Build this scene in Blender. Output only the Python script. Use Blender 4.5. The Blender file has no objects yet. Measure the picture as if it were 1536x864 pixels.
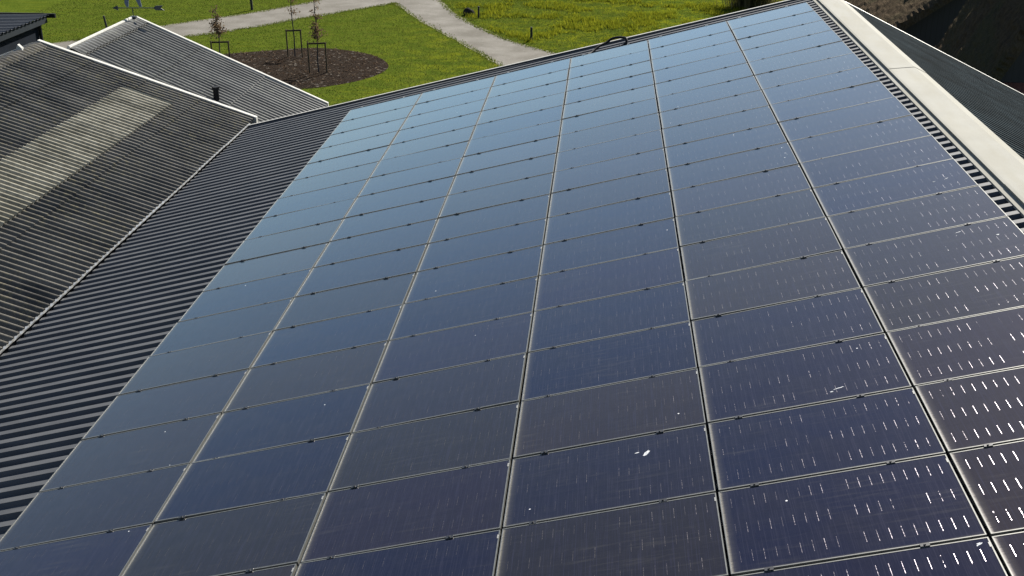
import bpy, bmesh, math, random
import numpy as np
from mathutils import Matrix, Vector, noise as mnoise

random.seed(7); rng = np.random.default_rng(7)
sc = bpy.context.scene
col = sc.collection
R = math.radians

# ------------------------------------------------------------------ camera, sky, sun, exposure
PITCH = 0.2504431                       # slope of the main roof
CP, SP = math.cos(PITCH), math.sin(PITCH)
O = np.array([0.0, 0.0, 4.9947])        # far lower corner of the panel field
ROT = np.array([[CP, 0, -SP], [0, 1, 0], [SP, 0, CP]])
N = ROT @ np.array([0, 0, 1.0])

cam_d = bpy.data.cameras.new('camera'); cam = bpy.data.objects.new('camera', cam_d); col.objects.link(cam)
cam_d.sensor_width = 36; cam_d.lens = 40.77; cam_d.clip_start = .1; cam_d.clip_end = 3000
RW = [(0.9970, 0.0775, 0.0), (0.0304, -0.3912, -0.9198), (-0.0713, 0.9170, -0.3924)]
m = Matrix.Identity(4)
for i in range(3):
    m[i][0] = RW[0][i]; m[i][1] = -RW[1][i]; m[i][2] = -RW[2][i]
m[0][3], m[1][3], m[2][3] = 5.6496, -25.3764, 11.6
cam.matrix_world = m
sc.camera = cam

SUN_AZ, SUN_EL = R(23), R(34)           # azimuth from +Y towards +X
w = bpy.data.worlds.new('World'); sc.world = w; w.use_nodes = True
nt = w.node_tree; bg = nt.nodes['Background']
sky = nt.nodes.new('ShaderNodeTexSky'); sky.sky_type = 'NISHITA'; sky.sun_disc = False
sky.sun_elevation = SUN_EL; sky.sun_rotation = SUN_AZ
sky.air_density = 1.0; sky.dust_density = 0.6; sky.ozone_density = 2.0
nt.links.new(sky.outputs[0], bg.inputs[0]); bg.inputs[1].default_value = 0.05
sun_d = bpy.data.lights.new('sun', 'SUN'); sun_d.energy = 5.0; sun_d.angle = R(.5); sun_d.color = (1, .95, .86)
sun = bpy.data.objects.new('sun', sun_d); col.objects.link(sun)
sdir = Vector((math.sin(SUN_AZ) * math.cos(SUN_EL), math.cos(SUN_AZ) * math.cos(SUN_EL), math.sin(SUN_EL)))
sun.rotation_euler = sdir.to_track_quat('Z', 'Y').to_euler(); sun.location = (20, 40, 40)
sc.view_settings.view_transform = 'Standard'; sc.view_settings.look = 'None'
sc.view_settings.gamma = 1; sc.view_settings.use_curve_mapping = False
sc.view_settings.exposure = 1.4
sc.render.resolution_x, sc.render.resolution_y = 1024, 576

# ------------------------------------------------------------------ helpers
def P(s, y, n=0.0):
    """point on the main roof: s up the slope, y along the ridge, n above the panel plane"""
    return O + ROT @ np.array([s, y, n])

def link(o, parent=None):
    col.objects.link(o)
    if parent is not None: o.parent = parent
    return o

def tag(o, label=None, cat=None, group=None, kind=None):
    if label: o['label'] = label
    if cat: o['category'] = cat
    if group: o['group'] = group
    if kind: o['kind'] = kind
    return o

def empty(name, loc=(0, 0, 0), mat=None):
    o = bpy.data.objects.new(name, None); o.empty_display_size = .2
    col.objects.link(o)
    if mat is not None: o.matrix_world = mat
    else: o.location = loc
    return o

def mesh_obj(name, v, f, mat, parent=None, smooth=False, world=True):
    """v are world coordinates unless world=False (then they are local to the parent)"""
    me = bpy.data.meshes.new(name)
    v = np.asarray(v, float)
    if parent is not None and world:
        inv = np.array(parent_world(parent).inverted())
        v = v @ inv[:3, :3].T + inv[:3, 3]
    me.from_pydata(v.tolist(), [], [list(map(int, q)) for q in f]); me.update()
    if smooth: me.polygons.foreach_set('use_smooth', [True] * len(me.polygons))
    if mat is not None: me.materials.append(mat)
    return link(bpy.data.objects.new(name, me), parent)

def parent_world(o):
    mm = o.matrix_basis.copy()
    while o.parent is not None:
        o = o.parent; mm = o.matrix_basis @ mm
    return mm

class MB:
    def __init__(s): s.v = []; s.f = []
    def add(s, v, f):
        b = len(s.v); s.v += [tuple(map(float, q)) for q in v]; s.f += [tuple(i + b for i in q) for q in f]; return s
    def hexa(s, p):      # 8 points: bottom ring 0-3, top ring 4-7
        return s.add(p, [(3, 2, 1, 0), (4, 5, 6, 7), (0, 1, 5, 4), (1, 2, 6, 5), (2, 3, 7, 6), (3, 0, 4, 7)])
    def box(s, c, d, rot=0.0):
        x, y, z = d[0] / 2, d[1] / 2, d[2] / 2; cr, sr = math.cos(rot), math.sin(rot)
        q = []
        for (a, b, e) in ((-1, -1, -1), (1, -1, -1), (1, 1, -1), (-1, 1, -1), (-1, -1, 1), (1, -1, 1), (1, 1, 1), (-1, 1, 1)):
            X, Y = a * x, b * y
            q.append((c[0] + X * cr - Y * sr, c[1] + X * sr + Y * cr, c[2] + e * z))
        return s.hexa(q)
    def tube(s, pts, rad, seg=8, cap=True):
        pts = [Vector(p) for p in pts]; n = len(pts)
        if not hasattr(rad, '__len__'): rad = [rad] * n
        b = len(s.v); up = Vector((0, 0, 1))
        for i, p in enumerate(pts):
            t = (pts[min(i + 1, n - 1)] - pts[max(i - 1, 0)]).normalized()
            a = t.cross(up) if abs(t.z) < .95 else t.cross(Vector((1, 0, 0)))
            a.normalize(); c = a.cross(t)
            for k in range(seg):
                an = 2 * math.pi * k / seg
                q = p + (a * math.cos(an) + c * math.sin(an)) * rad[i]; s.v.append(tuple(q))
        for i in range(n - 1):
            for k in range(seg):
                k2 = (k + 1) % seg
                s.f.append((b + i * seg + k, b + i * seg + k2, b + (i + 1) * seg + k2, b + (i + 1) * seg + k))
        if cap:
            s.f.append(tuple(b + k for k in range(seg))[::-1]); s.f.append(tuple(b + (n - 1) * seg + k for k in range(seg)))
        return s
    def prism(s, poly, vec):     # planar polygon extruded along vec
        n = len(poly); vec = np.array(vec)
        v = [np.array(p) for p in poly] + [np.array(p) + vec for p in poly]
        f = [tuple(range(n))[::-1], tuple(range(n, 2 * n))] + [(i, (i + 1) % n, n + (i + 1) % n, n + i) for i in range(n)]
        return s.add(v, f)
    def build(s, name, mat, parent=None, smooth=False, world=True):
        return mesh_obj(name, s.v, s.f, mat, parent, smooth, world)

# ------------------------------------------------------------------ materials
class NT:
    def __init__(s, name):
        s.m = bpy.data.materials.new(name); s.m.use_nodes = True
        s.t = s.m.node_tree; s.p = s.t.nodes['Principled BSDF']
    def n(s, kind, **kw):
        x = s.t.nodes.new('ShaderNode' + kind)
        for k, v in kw.items():
            if hasattr(x, k): setattr(x, k, v)
            else: x.inputs[k].default_value = v
        return x
    def l(s, a, b): s.t.links.new(a, b)
    def coord(s, kind='Object'): return s.n('TexCoord').outputs[kind]
    def mapped(s, vec, scale=(1, 1, 1), loc=(0, 0, 0)):
        mp = s.n('Mapping'); mp.inputs['Scale'].default_value = scale; mp.inputs['Location'].default_value = loc
        s.l(vec, mp.inputs['Vector']); return mp.outputs[0]
    def noise(s, vec, scale, detail=4, rough=.55, out=0):
        x = s.n('TexNoise'); x.inputs['Scale'].default_value = scale; x.inputs['Detail'].default_value = detail
        x.inputs['Roughness'].default_value = rough; s.l(vec, x.inputs['Vector']); return x.outputs[out]
    def ramp(s, fac, stops):
        r = s.n('ValToRGB'); e = r.color_ramp.elements
        while len(e) < len(stops): e.new(.5)
        for q, (p, c) in zip(e, stops):
            q.position = p; q.color = (*c, 1) if hasattr(c, '__len__') else (c, c, c, 1)
        s.l(fac, r.inputs[0]); return r.outputs[0]
    def mix(s, fac, a, b, mode='MIX'):
        x = s.n('MixRGB', blend_type=mode)
        for i, q in ((0, fac), (1, a), (2, b)):
            if hasattr(q, 'is_output'): s.l(q, x.inputs[i])
            else: x.inputs[i].default_value = q if not hasattr(q, '__len__') else (*q, 1)
        return x.outputs[0]
    def math(s, op, a, b=None, c=None):
        x = s.n('Math', operation=op)
        for i, q in enumerate((a, b, c)):
            if q is None: continue
            if hasattr(q, 'is_output'): s.l(q, x.inputs[i])
            else: x.inputs[i].default_value = q
        return x.outputs[0]
    def sep(s, vec):
        x = s.n('SeparateXYZ'); s.l(vec, x.inputs[0]); return x.outputs
    def bump(s, h, strength=.3, dist=.02):
        b = s.n('Bump'); b.inputs['Strength'].default_value = strength; b.inputs['Distance'].default_value = dist
        s.l(h, b.inputs['Height']); s.l(b.outputs[0], s.p.inputs['Normal']); return b
    def set(s, **kw):
        for k, v in kw.items():
            k = {'base': 'Base Color', 'rough': 'Roughness', 'metal': 'Metallic', 'spec': 'Specular IOR Level', 'ior': 'IOR',
                 'tint': 'Specular Tint', 'trans': 'Transmission Weight', 'coat': 'Coat Weight'}.get(k, k)
            if hasattr(v, 'is_output'): s.l(v, s.p.inputs[k])
            else: s.p.inputs[k].default_value = (*v, 1) if hasattr(v, '__len__') else v
        return s

def simple(name, c, rough=.6, metal=0., var=.25, scale=6., spec=.5):
    M = NT(name); co = M.coord()
    a = M.noise(co, scale, 5)
    M.set(base=M.mix(M.ramp(a, [(.3, 0.), (.7, 1.)]), tuple(q * (1 - var) for q in c), tuple(min(1, q * (1 + var)) for q in c)), rough=rough, metal=metal, spec=spec)
    return M.m

MAT = {}
# dark coated steel of the main roof
M = NT('dark_steel'); co = M.coord()
st = M.noise(M.mapped(co, (.25, 3, 3)), 2.0, 5)
b = M.mix(M.ramp(st, [(.35, 0.), (.7, 1.)]), (.058, .060, .064), (.086, .088, .092))
M.set(base=b, rough=M.math('MULTIPLY_ADD', st, .18, .45), spec=.1)
MAT['steel'] = M.m
MAT['teal_steel'] = simple('dark_teal_steel', (.021, .029, .033), .9, var=.4, scale=1.5, spec=.02)
# ridge cap, trims
M = NT('pale_ridge_metal'); co = M.coord()
a = M.noise(co, 1.3, 6, .6); d = M.noise(M.mapped(co, (1, .2, 1)), 5, 4)
M.set(base=M.mix(M.ramp(d, [(.4, 0.), (.75, .5)]), M.mix(a, (.20, .196, .172), (.285, .279, .246)), (.20, .185, .14)), rough=.75, spec=.05)
MAT['cap'] = M.m
MAT['white_trim'] = simple('white_verge_paint', (.36, .355, .33), .8, var=.15, scale=9, spec=.15)
MAT['blue_black'] = simple('dark_blue_flashing', (.035, .042, .055), .28, var=.2, spec=.6)
MAT['alu'] = simple('mill_aluminium', (.55, .55, .53), .38, metal=.85, var=.1)
MAT['frame'] = simple('anodised_frame', (.18, .18, .165), .38, metal=.6, var=.15, scale=20)
MAT['clamp'] = simple('black_clamp', (.012, .012, .013), .4)
MAT['sticker'] = simple('white_sticker', (.20, .20, .19), .5, var=.05)
MAT['black'] = simple('black_plastic', (.010, .010, .011), .6, spec=.1)
MAT['dropping'] = simple('dropping_white', (.40, .41, .42), .9, var=.4, scale=60)
# fibre cement corrugated sheets
def fibre(name, lo, hi, moss, warm):
    M = NT(name); co = M.coord()
    a = M.noise(M.mapped(co, (.35, 1, 1)), 1.6, 8, .65)
    f = M.noise(co, 38, 4, .6)
    b = M.mix(M.ramp(a, [(.32, 0.), (.68, 1.)]), lo, hi)
    b = M.mix(M.ramp(f, [(.45, 0.), (.75, .55)]), b, tuple(q * .45 for q in lo))
    l = M.noise(co, 9, 6, .7); g = M.noise(co, .5, 3)
    b = M.mix(M.math('MULTIPLY', M.ramp(l, [(.5, 0.), (.62, .55)]), M.ramp(g, [(.35, 0.), (.58, 1.)])), b, warm)
    x = M.sep(co)[0]
    top = M.ramp(M.math('MULTIPLY_ADD', x, -1, -7.35 if moss else 99), [(0., 0.), (.55, 1.)])
    if moss: b = M.mix(M.math('MULTIPLY', top, M.ramp(l, [(.35, .2), (.6, .9)])), b, (.17, .18, .10))
    M.set(base=b, rough=.32, spec=.28)
    M.bump(f, .25, .004)
    return M.m
MAT['fibre'] = fibre('weathered_fibre_cement', (.042, .038, .031), (.175, .160, .130), True, (.20, .17, .09))
MAT['fibre2'] = fibre('grey_fibre_cement', (.055, .054, .049), (.150, .147, .132), False, (.19, .19, .15))
M = NT('translucent_roof_sheet'); co = M.coord()
a = M.noise(co, 1.5, 6, .6); f = M.noise(M.mapped(co, (1, .4, 1)), 12, 4)
b = M.mix(M.ramp(a, [(.4, 0.), (.6, 1.)]), (.20, .182, .13), (.34, .315, .24))
b = M.mix(M.ramp(f, [(.42, 0.), (.70, .42)]), b, (.085, .075, .05))
M.set(base=b, rough=.5, spec=.25)
MAT['rooflight'] = M.m
# dark timber, brick, thatch
M = NT('dark_timber'); co = M.coord(); s_ = M.sep(co)
pl = M.math('FRACT', M.math('MULTIPLY', M.math('ADD', s_[0], s_[1]), 5.5))
a = M.noise(M.mapped(co, (8, 8, .6)), 3, 4)
b = M.mix(a, (.010, .011, .013), (.022, .023, .026))
M.set(base=M.mix(M.ramp(pl, [(0., 1.), (.06, 0.), (.94, 0.), (1., 1.)]), b, (.004, .004, .004)), rough=.7)
MAT['timber'] = M.m
MAT['navy'] = simple('navy_cladding', (.006, .009, .015), .8, var=.25, scale=2, spec=.05)
MAT['fascia'] = simple('blue_grey_fascia', (.013, .018, .023), .8, var=.15, scale=2, spec=.1)
M = NT('brick'); co = M.coord()
bt = M.n('TexBrick'); bt.inputs['Scale'].default_value = 4.2; M.l(co, bt.inputs['Vector'])
bt.inputs['Color1'].default_value = (.16, .06, .035, 1); bt.inputs['Color2'].default_value = (.22, .085, .05, 1); bt.inputs['Mortar'].default_value = (.2, .18, .15, 1)
M.set(base=bt.outputs[0], rough=.85); MAT['brick'] = M.m
MAT['tile'] = simple('red_clay_tile', (.13, .045, .028), .75, var=.3, scale=12)
M = NT('thatch'); co = M.coord()
a = M.noise(M.mapped(co, (1, 1, .35)), 9, 8, .75); g = M.noise(co, .8, 4); f = M.noise(M.mapped(co, (1.2, 1.2, .3)), 34, 5, .7)
b = M.mix(M.ramp(a, [(.3, 0.), (.7, 1.)]), (.034, .026, .018), (.100, .076, .051))
b = M.mix(M.ramp(g, [(.45, 0.), (.65, .7)]), b, (.055, .055, .032))
b = M.mix(M.ramp(f, [(.5, 0.), (.7, .8)]), b, (.12, .097, .073))
M.set(base=b, rough=1., spec=0.); M.bump(a, 1., .12); MAT['thatch'] = M.m
# ground
M = NT('lawn'); co = M.coord(); s_ = M.sep(co)
big = M.noise(co, .10, 4); mid = M.noise(co, .9, 6, .65); fine = M.noise(co, 11, 5, .7); streak = M.noise(M.mapped(co, (.25, 2.2, 1)), 1.5, 4)
b = M.mix(M.ramp(mid, [(.35, 0.), (.7, 1.)]), (.052, .074, .010), (.090, .112, .016))
b = M.mix(M.ramp(fine, [(.35, .75), (.6, 0.)]), b, (.018, .036, .003))
b = M.mix(M.ramp(streak, [(.52, 0.), (.7, .55)]), b, (.090, .102, .008))
worn = M.noise(co, .28, 5, .7)
b = M.mix(M.ramp(worn, [(.60, 0.), (.74, .55)]), b, (.105, .092, .022))
b = M.mix(M.ramp(fine, [(.62, 0.), (.74, .5)]), b, (.11, .115, .012))
east = M.ramp(M.math('MULTIPLY_ADD', s_[0], .05, .35), [(.0, 0.), (.55, 1.)])
b = M.mix(M.math('MULTIPLY', east, M.ramp(mid, [(.46, 0.), (.6, .6)])), b, (.150, .155, .005))
M.set(base=b, rough=1., spec=0.); M.bump(M.mix(.5, fine, mid), .8, .12); MAT['lawn'] = M.m
M = NT('path_gravel'); co = M.coord()
a = M.noise(co, .55, 6, .6); f = M.noise(co, 24, 4, .7); d = M.noise(M.mapped(co, (1, 1, 1)), 3.5, 5)
b = M.mix(M.ramp(a, [(.35, 0.), (.7, 1.)]), (.098, .089, .073), (.180, .168, .148))
b = M.mix(M.ramp(f, [(.35, .4), (.65, 0.)]), b, (.09, .083, .07))
b = M.mix(M.ramp(d, [(.6, 0.), (.72, .35)]), b, (.22, .205, .18))
M.set(base=b, rough=.95, spec=.1); M.bump(f, .5, .02); MAT['path'] = M.m
MAT['kerb'] = simple('path_edge_sand', (.125, .12, .058), 1., var=.35, scale=3)
M = NT('mulch'); co = M.coord()
a = M.noise(co, 2.2, 7, .7); f = M.noise(co, 17, 5, .7); vo = M.n('TexVoronoi'); vo.inputs['Scale'].default_value = 9; M.l(co, vo.inputs['Vector'])
b = M.mix(M.ramp(f, [(.3, 0.), (.7, 1.)]), (.012, .0095, .0075), (.040, .031, .025))
b = M.mix(M.ramp(a, [(.55, 0.), (.68, .6)]), b, (.045, .027, .016))
b = M.mix(M.ramp(vo.outputs['Color'], [(.82, 0.), (.9, .6)]), b, (.16, .145, .125))
M.set(base=b, rough=1., spec=0.); M.bump(f, 1., .08); MAT['mulch'] = M.m
def blade(name, c1, c2, c3):
    M = NT(name); oi = M.n('NewGeometry').outputs['Random Per Island']
    c = M.ramp(oi, [(0., c1), (.55, c2), (1., c3)])
    M.set(base=c, rough=1., spec=0.)
    tr = M.n('BsdfTranslucent'); mx = M.n('MixShader'); mx.inputs[0].default_value = .36
    M.l(M.mix(.5, c, tuple(min(1, q * 1.6) for q in c2)), tr.inputs[0]); M.l(M.p.outputs[0], mx.inputs[1]); M.l(tr.outputs[0], mx.inputs[2])
    M.l(mx.outputs[0], M.t.nodes['Material Output'].inputs[0]); return M.m
MAT['blade'] = blade('lawn_blades', (.022, .042, .006), (.074, .096, .014), (.165, .152, .042))
MAT['tuft'] = blade('meadow_tufts', (.034, .058, .004), (.125, .140, .010), (.28, .25, .022))
MAT['reed'] = blade('dry_grass_blades', (.05, .055, .018), (.12, .11, .05), (.22, .19, .10))
MAT['bark'] = simple('sapling_bark', (.055, .045, .038), .9, var=.3, scale=20)
MAT['leaf'] = blade('dry_leaves', (.050, .034, .020), (.105, .072, .042), (.17, .125, .08))
MAT['stake'] = simple('stake_wood', (.085, .066, .042), 1., var=.3, scale=10, spec=.05)
MAT['post'] = simple('dark_post_wood', (.020, .020, .018), .85, var=.3)
MAT['stone'] = simple('dark_stone', (.022, .021, .020), 1., var=.4, scale=8, spec=.05)
MAT['vane'] = simple('vane_iron', (.020, .026, .034), .5, var=.3, scale=12)
MAT['vane_blue'] = simple('vane_blue_paint', (.085, .11, .165), .6, var=.2, scale=12)
# solar glass: dark cells, ribbons, dust gathered along the lower frame edge, specks
LEN, WID = 1.688, 1.018
M = NT('solar_glass'); co = M.coord(); s_ = M.sep(co)
X, Y = s_[0], s_[1]
rnd = M.n('ObjectInfo').outputs['Random']
base = M.ramp(rnd, [(0., (.0050, .0050, .0130)), (.25, (.0042, .0062, .0180)), (.45, (.0125, .0105, .0075)), (.62, (.0046, .0056, .0160)), (.8, (.0150, .0115, .0090)), (1., (.0064, .0048, .0150))])
cloud = M.noise(co, 1.7, 4)
base = M.mix(M.ramp(cloud, [(.4, 0.), (.75, .5)]), base, (.010, .009, .010))
# half cells: narrow lines across, wider gap in the middle
cx = M.math('FRACT', M.math('DIVIDE', M.math('ADD', X, .81), .081))
lx = M.ramp(cx, [(0., 1.), (.035, 0.), (.965, 0.), (1., 1.)])
cy = M.math('FRACT', M.math('DIVIDE', M.math('ADD', Y, .498), .166))
ly = M.ramp(cy, [(0., 1.), (.015, 0.), (.985, 0.), (1., 1.)])
grid = M.math('MAXIMUM', lx, ly)
streak = M.noise(M.mapped(co, (90, 2.5, 1)), 1., 3)
base = M.mix(M.math('MULTIPLY', M.ramp(streak, [(.5, 0.), (.75, 1.)]), .6), base, (.020, .019, .032))
base = M.mix(M.math('MULTIPLY', ly, .5), base, (.0012, .0012, .0018))
base = M.mix(M.math('MULTIPLY', lx, .6), base, (.022, .022, .036))
# solder ribbon dashes: nine per half, in three rows
ax = M.math('SUBTRACT', M.math('ABSOLUTE', X), .052)
fx = M.math('ABSOLUTE', M.math('SUBTRACT', M.math('FRACT', M.math('DIVIDE', ax, .0835)), .5))
mx = M.math('MULTIPLY', M.math('LESS_THAN', fx, .019), M.math('LESS_THAN', M.math('ABSOLUTE', ax), .755))
mx = M.math('MULTIPLY', mx, M.math('GREATER_THAN', ax, 0.))
fy = M.math('ABSOLUTE', M.math('SUBTRACT', M.math('FRACT', M.math('DIVIDE', M.math('ADD', Y, .5), .3333)), .5))
my = M.math('LESS_THAN', fy, .19)
brk = M.noise(M.mapped(co, (14, 60, 1)), 1., 3)
wn = M.n('TexWhiteNoise'); wn.noise_dimensions = '3D'
cellid = M.n('CombineXYZ'); M.l(M.math('FLOOR', M.math('DIVIDE', X, .0835)), cellid.inputs[0]); M.l(M.math('FLOOR', M.math('DIVIDE', M.math('ADD', Y, .5), .3333)), cellid.inputs[1]); M.l(rnd, cellid.inputs[2])
M.l(cellid.outputs[0], wn.inputs['Vector'])
dash = M.math('MULTIPLY', M.math('MULTIPLY', mx, my), M.math('MULTIPLY', M.ramp(brk, [(.38, .15), (.6, 1.)]), M.math('MULTIPLY_ADD', wn.outputs['Value'], .7, .3)))
# dust
edge = M.ramp(M.math('ADD', X, .834), [(0., 1.), (.008, .6), (.020, .13), (.07, 0.)])
edge2 = M.ramp(M.math('ADD', Y, .503), [(0., .35), (.02, 0.)])
dn = M.noise(M.mapped(co, (4, 16, 1)), 3., 5, .7)
dust = M.math('MULTIPLY', M.math('MAXIMUM', edge, edge2), M.ramp(dn, [(.25, .35), (.7, 1.)]))
fine = M.noise(co, 220, 2); film = M.noise(M.mapped(co, (1, 1, 1)), 5, 6, .7)
dust = M.math('MAXIMUM', dust, M.math('MULTIPLY', M.ramp(film, [(.45, 0.), (.8, .025)]), 1.))
vo = M.n('TexVoronoi'); vo.inputs['Scale'].default_value = 2.6
off = M.n('VectorMath'); off.operation = 'ADD'; cc = M.n('CombineXYZ'); M.l(M.math('MULTIPLY', rnd, 91.), cc.inputs[0]); M.l(M.math('MULTIPLY', rnd, 57.), cc.inputs[1])
M.l(co, off.inputs[0]); M.l(cc.outputs[0], off.inputs[1]); M.l(off.outputs[0], vo.inputs['Vector'])
spk = M.math('MULTIPLY', M.math('LESS_THAN', vo.outputs['Distance'], .022), M.math('GREATER_THAN', M.sep(vo.outputs['Color'])[0], .45))
sm = M.noise(M.mapped(off.outputs[0], (1.1, 13, 1)), 1.6, 5, .65); sg = M.noise(off.outputs[0], .9, 2)
dust = M.math('MAXIMUM', dust, M.math('MULTIPLY', M.ramp(sm, [(.52, 0.), (.78, .10)]), M.ramp(sg, [(.42, 0.), (.62, 1.)])))
base = M.mix(M.math('MULTIPLY', dust, .65), base, (.30, .28, .21))
base = M.mix(M.math('MULTIPLY', spk, .85), base, (.55, .56, .56))
base = M.mix(M.math('MULTIPLY', dash, .08), base, (.5, .48, .42))
rough = M.math('ADD', .10, M.math('MAXIMUM', M.math('MULTIPLY', M.math('MAXIMUM', dust, spk), .5), M.math('MULTIPLY', dash, .24)))
pan = M.n('TexWhiteNoise'); pan.noise_dimensions = '1D'; M.l(M.math('MULTIPLY', rnd, 317.), pan.inputs['W'])
patch = M.noise(M.mapped(off.outputs[0], (1, 1, 1)), 1.6, 3)
dash = M.math('MULTIPLY', dash, M.math('MULTIPLY', M.ramp(patch, [(.36, .1), (.58, 1.)]), M.math('MULTIPLY_ADD', pan.outputs['Value'], .6, .35)))
tv = M.n('CombineXYZ'); tv.inputs[0].default_value = .22; tv.inputs[2].default_value = .97
vt = M.n('VectorTransform', vector_type='NORMAL', convert_from='OBJECT', convert_to='WORLD'); M.l(tv.outputs[0], vt.inputs[0])
gn = M.n('NewGeometry').outputs['Normal']
nm = M.n('VectorMath', operation='NORMALIZE'); M.l(M.mix(M.math('GREATER_THAN', dash, .06), gn, vt.outputs[0]), nm.inputs[0])
M.l(nm.outputs[0], M.p.inputs['Normal'])
M.set(base=base, rough=M.math('MINIMUM', rough, .7), metal=M.math('MULTIPLY', dash, .15), tint=(.62, .50, .68), ior=1.5, spec=.5)
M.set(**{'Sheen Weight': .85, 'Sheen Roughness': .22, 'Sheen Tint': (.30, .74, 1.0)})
MAT['glass'] = M.m

# ------------------------------------------------------------------ sheets
def trap_ys(y0, y1, pitch, phase, crest, flank, depth):
    """samples (y, height) of a trapezoid rib profile"""
    out = []; k = math.floor((y0 - phase) / pitch) - 1
    while phase + k * pitch < y1 + pitch:
        c = phase + k * pitch
        for dy, h in ((-crest / 2 - flank, 0), (-crest / 2, depth), (crest / 2, depth), (crest / 2 + flank, 0)):
            if y0 <= c + dy <= y1: out.append((c + dy, h))
        k += 1
    return [(y0, 0)] + out + [(y1, 0)]

def wave_ys(y0, y1, pitch, phase, amp, seg=12):
    n = int((y1 - y0) / pitch * seg)
    return [(y, amp * .5 * (1 + math.cos(2 * math.pi * (y - phase) / pitch))) for y in np.linspace(y0, y1, n)]

def sheet(ys, A, B, stations, ylim=None):
    """A=(x,z) upper end, B=(x,z) lower end; stations: (t, lift).  Returns verts, faces"""
    A, B = np.array(A), np.array(B); d = (B - A); nrm = np.array([-d[1], d[0]]); nrm /= np.linalg.norm(nrm)
    if nrm[1] < 0: nrm = -nrm
    v = []; n = len(ys)
    for t, lift in stations:
        b = A + d * t
        lim = ylim(b[0]) if ylim else 1e9
        for y, h in ys:
            q = b + nrm * (h + lift); v.append((q[0], min(y, lim), q[1]))
    f = [(i * n + j, i * n + j + 1, (i + 1) * n + j + 1, (i + 1) * n + j) for i in range(len(stations) - 1) for j in range(n - 1)]
    return v, f

# ------------------------------------------------------------------ ground
gv = [(-500, -300, 0), (500, -300, 0), (500, 900, 0), (-500, 900, 0)]
tag(mesh_obj('ground', gv, [(0, 1, 2, 3)], MAT['lawn']), kind='structure')
up = [(-40, 12), (-30, 22), (-21.79, 31.47), (-20.81, 32.41), (-17.99, 36.54), (-14.78, 40.32), (-13.02, 42.94), (-11.6, 45.46), (-11.2, 48), (-12, 53), (-16, 62), (-30, 85)]
lo = [(-37.5, 10.5), (-28, 20), (-21.11, 28.6), (-19.41, 30.6), (-15.83, 33.51), (-14.29, 34.9), (-12.62, 37.0), (-11.31, 39.0), (-9.77, 40.93), (-8.21, 42.85), (-6.94, 44.6)]
l2 = [(-6.94, 44.6), (-6.34, 43.46), (-4.33, 38.81), (-1.85, 33.71), (-.25, 30.52), (.83, 28.19), (3.0, 24.0), (7, 17), (13, 8), (22, -6)]
r2 = [(-22, 88), (-9.5, 64), (-6.2, 54), (-4.9, 49), (-4.31, 46.02), (-3.12, 42.11), (-1.87, 39.0), (-.36, 35.99), (1.03, 33.59), (3.05, 31.09), (5.2, 28), (9.5, 20), (16, 10), (25, -4)]
def smooth_line(pts, n=6):
    out = []
    for i in range(len(pts) - 1):
        p0, p1, p2, p3 = (np.array(pts[max(0, min(len(pts) - 1, i + k))], float) for k in (-1, 0, 1, 2))
        for t in np.linspace(0, 1, n, endpoint=False):
            out.append(.5 * (2 * p1 + (p2 - p0) * t + (2 * p0 - 5 * p1 + 4 * p2 - p3) * t * t + (3 * p1 - p0 - 3 * p2 + p3) * t ** 3))
    return out + [np.array(pts[-1], float)]
def jit(line, a=.09):
    return [p + rng.normal(0, a, 2) for p in line]
outline = jit(smooth_line(up)) + [p for p in jit(smooth_line(r2))] + jit(smooth_line(l2))[::-1] + jit(smooth_line(lo))[::-1]
bm = bmesh.new(); vs = [bm.verts.new((p[0], p[1], .004)) for p in outline]
bm.faces.new(vs); bmesh.ops.triangulate(bm, faces=bm.faces[:]); bmesh.ops.recalc_face_normals(bm, faces=bm.faces[:])
me = bpy.data.meshes.new('path'); bm.to_mesh(me); bm.free(); me.materials.append(MAT['path'])
for p_ in me.polygons:
    if p_.normal.z < 0: me.flip_normals(); break
tag(link(bpy.data.objects.new('path', me)), kind='structure')
def strip(line, w0, w1, z):
    v = []; f = []
    for i, p in enumerate(line):
        t = line[min(i + 1, len(line) - 1)] - line[max(i - 1, 0)]; t = t / np.linalg.norm(t); nn = np.array([-t[1], t[0]])
        a = p + nn * (w0 + rng.normal(0, .02)); b = p + nn * (w1 + rng.normal(0, .02)); v += [(a[0], a[1], z), (b[0], b[1], z)]
        if i: f.append((2 * i - 2, 2 * i - 1, 2 * i + 1, 2 * i))
    return v, f
ev = MB(); ev.add(*strip(jit(smooth_line(up), .03), -.02, .11, .009)); ev.add(*strip(jit(smooth_line(r2), .03), -.03, .08, .009)); ev.add(*strip(jit(smooth_line(l2), .03), -.07, .02, .009))
tag(ev.build('path_edge', MAT['kerb']), kind='structure')
bed = [(-13.6, 27.2), (-12.9, 28.8), (-12.18, 29.59), (-10.09, 30.6), (-8.61, 31.16), (-6.83, 30.75), (-5.29, 29.6), (-4.28, 27.79), (-4.19, 26.11), (-4.83, 24.5), (-5.88, 23.3), (-6.88, 22.67), (-9, 22.2), (-11.5, 22.8), (-13.2, 24.5)]
bl = smooth_line(bed + [bed[0]], 8)[:-1]; bc = np.mean(bl, 0)
rings = [1, .97, .9, .8, .65, .5, .35, .2, .08]; bv = []; bf = []; nb = len(bl)
for k, r in enumerate(rings):
    for p in bl:
        q = bc + (p - bc) * r
        z = .004 if k == 0 else (-.02 + .09 * (1 - r) ** .6 + .05 * mnoise.noise(Vector((q[0] * 1.7, q[1] * 1.7, 0))) + .03)
        bv.append((q[0], q[1], max(z, .006)))
for k in range(len(rings) - 1):
    for j in range(nb):
        j2 = (j + 1) % nb; bf.append((k * nb + j, k * nb + j2, (k + 1) * nb + j2, (k + 1) * nb + j))
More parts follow.
